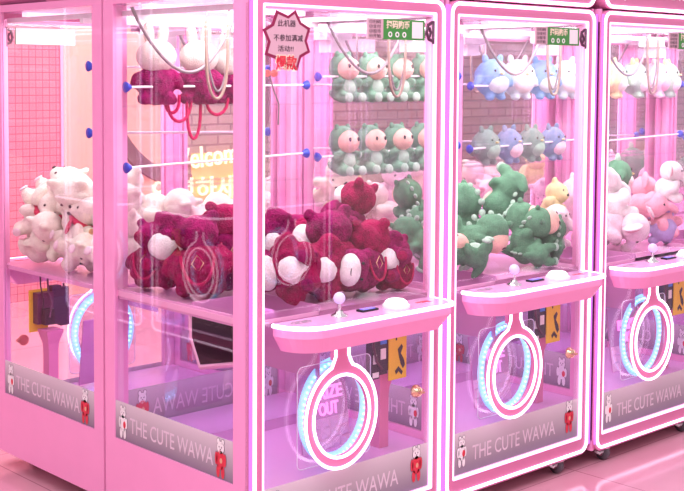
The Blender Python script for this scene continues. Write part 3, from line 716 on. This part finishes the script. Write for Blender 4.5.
ls = thing('ribbon_loops', 'red ribbon loops hanging down from the shelf of white headed rabbits', 'ribbon', (0, 0, ZO))
mbx = MB()
for cx, zt, zb, wd_ in ((.24, 1.37, 1.27, .05), (.30, 1.36, 1.21, .03), (.40, 1.38, 1.29, .05), (.21, 1.36, 1.30, .03)):
    mbx.tube([(cx + wd_ * math.cos(PI * k / 10), .655, zt - (zt - zb) * math.sin(PI * k / 10) ** .6) for k in range(11)], .006, n=5)
part('loop', mbx, 'strap_pink', ls)
# green hooded toys on the second machine's shelves
pos = ['leftmost', 'second from the left', 'third from the left', 'rightmost']
for j, zz in enumerate((1.437, 1.150)):
    for i in range(4):
        toy('palejade', 1.00 + i * .148, .71, zz, .165, (-4, 0, -6 + 4 * ((i + j) % 2)), 'green hooded plush toy with peach face, %s on the %s shelf' % (pos[i], 'upper' if j == 0 else 'lower'), 'green hooded plush toys on the shelves', 1.12)
for kind, x, y, z, s, rot, lab in [
 ('dino', 1.37, .37, .895, .19, (10, 0, 190), 'green hooded plush toy with its back turned at the left of the green heap'),
 ('dino', 1.28, .20, .835, .165, (70, 20, 60), 'green hooded plush toy lying face down at the lower left of the green heap'),
 ('dino', 1.55, .30, .960, .165, (10, 150, 160), 'green hooded plush toy with upward tail, topmost of the green heap'),
 ('dino', 1.49, .17, .850, .165, (-10, 20, 25), 'green hooded plush toy with peach face in the centre of the green heap'),
 ('dino', 1.56, .12, .860, .15, (-20, -50, 60), 'green hooded plush toy with rolled over hood at the right of the green heap'),
 ('dino', 1.57, .10, .785, .13, (15, -10, 150), 'green hooded plush toy slumped at the bottom right of the green heap'),
 ('dino', 1.318, .60, .930, .15, (0, 20, 160), 'green hooded plush toy seen behind the crimson heap, upper one'),
 ('dino', 1.093, .12, .775, .13, (-80, 0, 30), 'green hooded plush toy face up at the front left of the green heap'),
 ('dino', 1.46, .09, .765, .12, (-60, 90, 20), 'green hooded plush toy with feet forward at the front glass, centre of the green heap'),
 ('dino', 1.268, .50, .820, .15, (10, 0, 20), 'green hooded plush toy seen behind the crimson heap, lower one'),
 ('dino', 1.08, .35, .80, .15, (60, 0, 200), 'green hooded plush toy with dark back next to the left post of the second machine')]:
    toy(kind, x, y, z, s, rot, lab, 'green hooded plush toys in the heap', 1.32)
for i, (k_, lab) in enumerate([('sky', 'round blue plush bird with white belly, leftmost on the upper shelf'), ('ice', 'round white plush bird beside the blue one on the upper shelf'), ('sky', 'round blue plush bird between two white ones on the upper shelf'), ('ice', 'round white plush bird, rightmost on the upper shelf')]):
    toy(k_, 1.868 + i * .172, .70, 1.400, .150, (0, 0, -12), lab + ' behind the green heap', 'round plush birds on the shelves', 1.30)
for i, (k_, lab) in enumerate([('sage', 'grey green plush bird, leftmost'), ('slate', 'slate blue plush bird, second from left'), ('sage', 'grey green plush bird, third from left'), ('slate', 'slate blue plush bird, rightmost')]):
    toy(k_, 1.845 + i * .155, .70, 1.112, .138, (0, 0, 5), lab + ' on the lower shelf over the green heap', 'round plush birds on the shelves', 1.22)
for i, (k_, lab) in enumerate([('lemon', 'lemon yellow plush bird at the left'), ('mint', 'mint plush bird left of the pink one'), ('blush', 'pink plush bird with white ears'), ('mint', 'mint plush bird right of the pink one')]):
    toy(k_, 2.76 + i * .185, .70, 1.390, .150, (0, 0, 20), lab + ' on the shelf in the rightmost window', 'round plush birds on the shelves', 1.30)
for kind, x, y, z, s, rot, lab in [
 ('whitele', 2.12, .22, .930, .19, (-15, 20, 60), 'white plush elephant with hanging trunk, upper left of the pale heap'),
 ('blushele', 2.10, .12, .800, .18, (80, 0, 20), 'pale pink plush elephant, big round one at the front glass of the third machine'),
 ('blush', 2.26, .30, .800, .15, (0, 0, 30), 'pale pink plush bird low in the middle of the pale heap'),
 ('pinkele', 2.38, .22, .905, .165, (0, 30, 40), 'rose pink plush elephant at the upper right of the pale heap'),
 ('pinkele', 2.42, .15, .845, .16, (-20, -30, 20), 'rose pink plush elephant at the right, in front of the other rose one'),
 ('lilacele', 2.40, .15, .770, .14, (20, 0, 160), 'lilac plush elephant at the front right of the pale heap'),
 ('greenhat', 2.40, .37, .985, .155, (0, 20, 40), 'green topped plush bird at the top of the pale heap'),
 ('whitele', 2.43, .12, .985, .14, (0, 0, 30), 'white plush elephant at the top right of the pale heap'),
 ('blush', 2.20, .45, .90, .17, (0, 0, 50), 'pale pink plush bird at the rear top of the pale heap'),
 ('rosebear', 1.95, .22, .770, .13, (20, 0, 20), 'rose plush bear at the front left of the pale heap'),
 ('lemonbear', 1.98, .40, .90, .14, (0, 30, 0), 'lemon plush bear at the rear left of the pale heap'),
 ('whitele', 1.93, .35, .80, .15, (0, 0, 20), 'white plush elephant at the left post of the third machine')]:
    toy(kind, x, y, z, s, rot, lab, 'plush toys heaped in the third machine', 1.25)
for kind, x, y, z, s, rot, lab in [
 ('bearplain', .13, 1.16, .975, .18, (60, 0, -60), 'cream plush bear bending forward, topmost of the ivory heap at the left edge'),
 ('bearplain', .185, 1.36, .990, .165, (-60, 20, 200), 'cream plush bear with raised paws at the upper left of the ivory heap'),
 ('bear', .12, 1.37, .895, .15, (20, 40, -40), 'ivory plush bear with red scarf at the far left of the ivory heap'),
 ('bear', .13, 1.10, .890, .15, (-20, 20, -110), 'ivory plush bear with red scarf in the middle of the ivory heap'),
 ('bear', .14, 1.27, .850, .15, (70, 10, -90), 'ivory plush bear with wide red scarf below the topmost one'),
 ('bearviolet', .12, 1.385, .785, .14, (-70, 0, -60), 'ivory plush bear with violet scarf at the lower left of the ivory heap'),
 ('bearplain', .12, 1.26, .775, .14, (80, 30, 200), 'ivory plush bear seen from behind, low in the ivory heap'),
 ('bear', .13, 1.11, .775, .15, (30, 0, 150), 'ivory plush bear sitting on the deck, left of the corner seam'),
 ('bearplain', .12, .99, .860, .15, (-30, 0, -80), 'ivory plush bear with a pink paw pad, right side of the ivory heap'),
 ('bearplain', .12, 1.00, .765, .13, (70, 0, -100), 'cream plush bear lying low beside the corner seam'),
 ('beartan', .187, .93, .940, .15, (0, 20, -80), 'cream plush bear with tan pads, seen through the rear of the crimson machine, upper left'),
 ('beartan', .339, 1.10, .985, .14, (20, 0, -60), 'tan and cream plush bear seen under the lower rod'),
 ('bearplain', .195, .90, .850, .14, (0, 0, 80), 'cream plush bear seen at the left end of the crimson heap'),
 ('bearplain', .425, 1.00, .940, .16, (80, 0, 30), 'white domed plush bear seen above the crimson heap, left one'),
 ('bearplain', .60, 1.00, .900, .165, (70, 0, 60), 'white plush bear seen above the crimson heap, right one'),
 ('bear', .52, .92, .82, .15, (0, 0, 30), 'ivory plush bear behind the mirrored ring')]:
    toy(kind, x, y, z, s, rot, lab, 'plush bears heaped in the left rear machine', 1.42)
FAR = [(1.05, 1.15, .90, .20), (1.27, 1.25, .95, .20), (1.47, 1.17, .97, .20), (1.62, 1.25, .94, .19), (1.15, 1.35, .8, .19), (1.38, 1.0, .82, .19), (1.58, 1.0, .82, .19),
 (1.84, 1.20, .92, .19), (2.02, 1.3, .98, .19), (2.16, 1.15, .93, .19), (2.32, 1.25, .98, .19), (2.43, 1.15, .92, .18), (2.1, 1.0, .82, .18), (2.35, 1.0, .82, .18),
 (2.70, 1.3, .96, .19), (2.90, 1.2, .96, .19), (3.08, 1.1, .94, .19), (3.24, 1.3, .92, .18), (2.8, 1.0, .82, .18), (3.1, .95, .81, .17),
 (3.55, 1.2, .9, .18), (3.8, 1.2, .94, .18), (4.0, 1.2, .92, .18), (3.7, 1.0, .8, .18), (4.4, 1.2, .88, .18), (4.65, 1.2, .92, .18), (4.85, 1.2, .88, .18)]
farkind = ['bearplain', 'beartan', 'bearplain', 'lemonbear', 'pinkbear', 'bearplain', 'bearplain', 'pinkbear', 'bearplain', 'lemonbear', 'bearplain', 'pinkbear', 'rosebear', 'pinkbear',
 'bearplain', 'lemonbear', 'pinkbear', 'rosebear', 'pinkbear', 'pinkbear', 'pinkbear', 'greenhat', 'bearplain', 'blushele', 'greenhat', 'pinkbear', 'lemonbear']
where = {1: 'rear machine behind crimson heap', 2: 'rear machine behind green heap', 3: 'rear machine right of pink post', 4: 'rear machine behind pale heap', 5: 'rear machine, right edge'}
cname = {'bearplain': 'cream', 'beartan': 'cream and tan', 'lemonbear': 'lemon', 'pinkbear': 'pale pink', 'rosebear': 'rose pink', 'greenhat': 'green topped', 'blushele': 'blush'}
seen = {}
rnd = random.Random(4)
ordw = ['', 'second ', 'third ', 'fourth ', 'fifth ']
for (x, y, z, s), kd in zip(FAR, farkind):
    cell = int(x // W); key = (cell, kd); n_ = seen.get(key, 0); seen[key] = n_ + 1
    toy(kd, x, y, z, s, (rnd.uniform(-60, 60), rnd.uniform(-30, 30), rnd.uniform(-180, 0)), '%s plush toy, %sof its colour from left, %s' % (cname[kd], ordw[n_] or 'first ', where[cell]), 'plush toys in the rear machines', 1.2)

# keep every plush toy inside its own cabinet and on its deck or shelf
bpy.context.view_layer.update()
for o in [o for o in C.objects if o.get('category') == 'plush toy']:
    lo = [9e9] * 3; hi = [-9e9] * 3
    for ch in o.children:
        mw = ch.matrix_world
        for v in ch.data.vertices:
            p = mw @ v.co
            for i in range(3): lo[i] = min(lo[i], p[i]); hi[i] = max(hi[i], p[i])
    cx, cy = o.location.x, o.location.y
    k = math.floor(cx / W); rear = cy > D
    x_lo, x_hi = k * W + .026, (k + 1) * W - .026
    y_lo, y_hi = (D + .026, 2 * D - .024) if rear else (.022, D - .024)
    z_lo = .7125 + ZO
    d = [0, 0, 0]
    for i, (a, b) in enumerate(((x_lo, x_hi), (y_lo, y_hi))):
        if lo[i] < a: d[i] = a - lo[i]
        elif hi[i] > b: d[i] = b - hi[i]
    if lo[2] < z_lo: d[2] = z_lo - lo[2]
    if o.location.z > 1.1 + ZO:                       # shelf toys rest on their shelf
        zs = 1.324 + ZO if o.location.z > 1.3 + ZO else 1.049 + ZO
        d[2] = zs - lo[2]
    o.location = o.location + Vector(d)
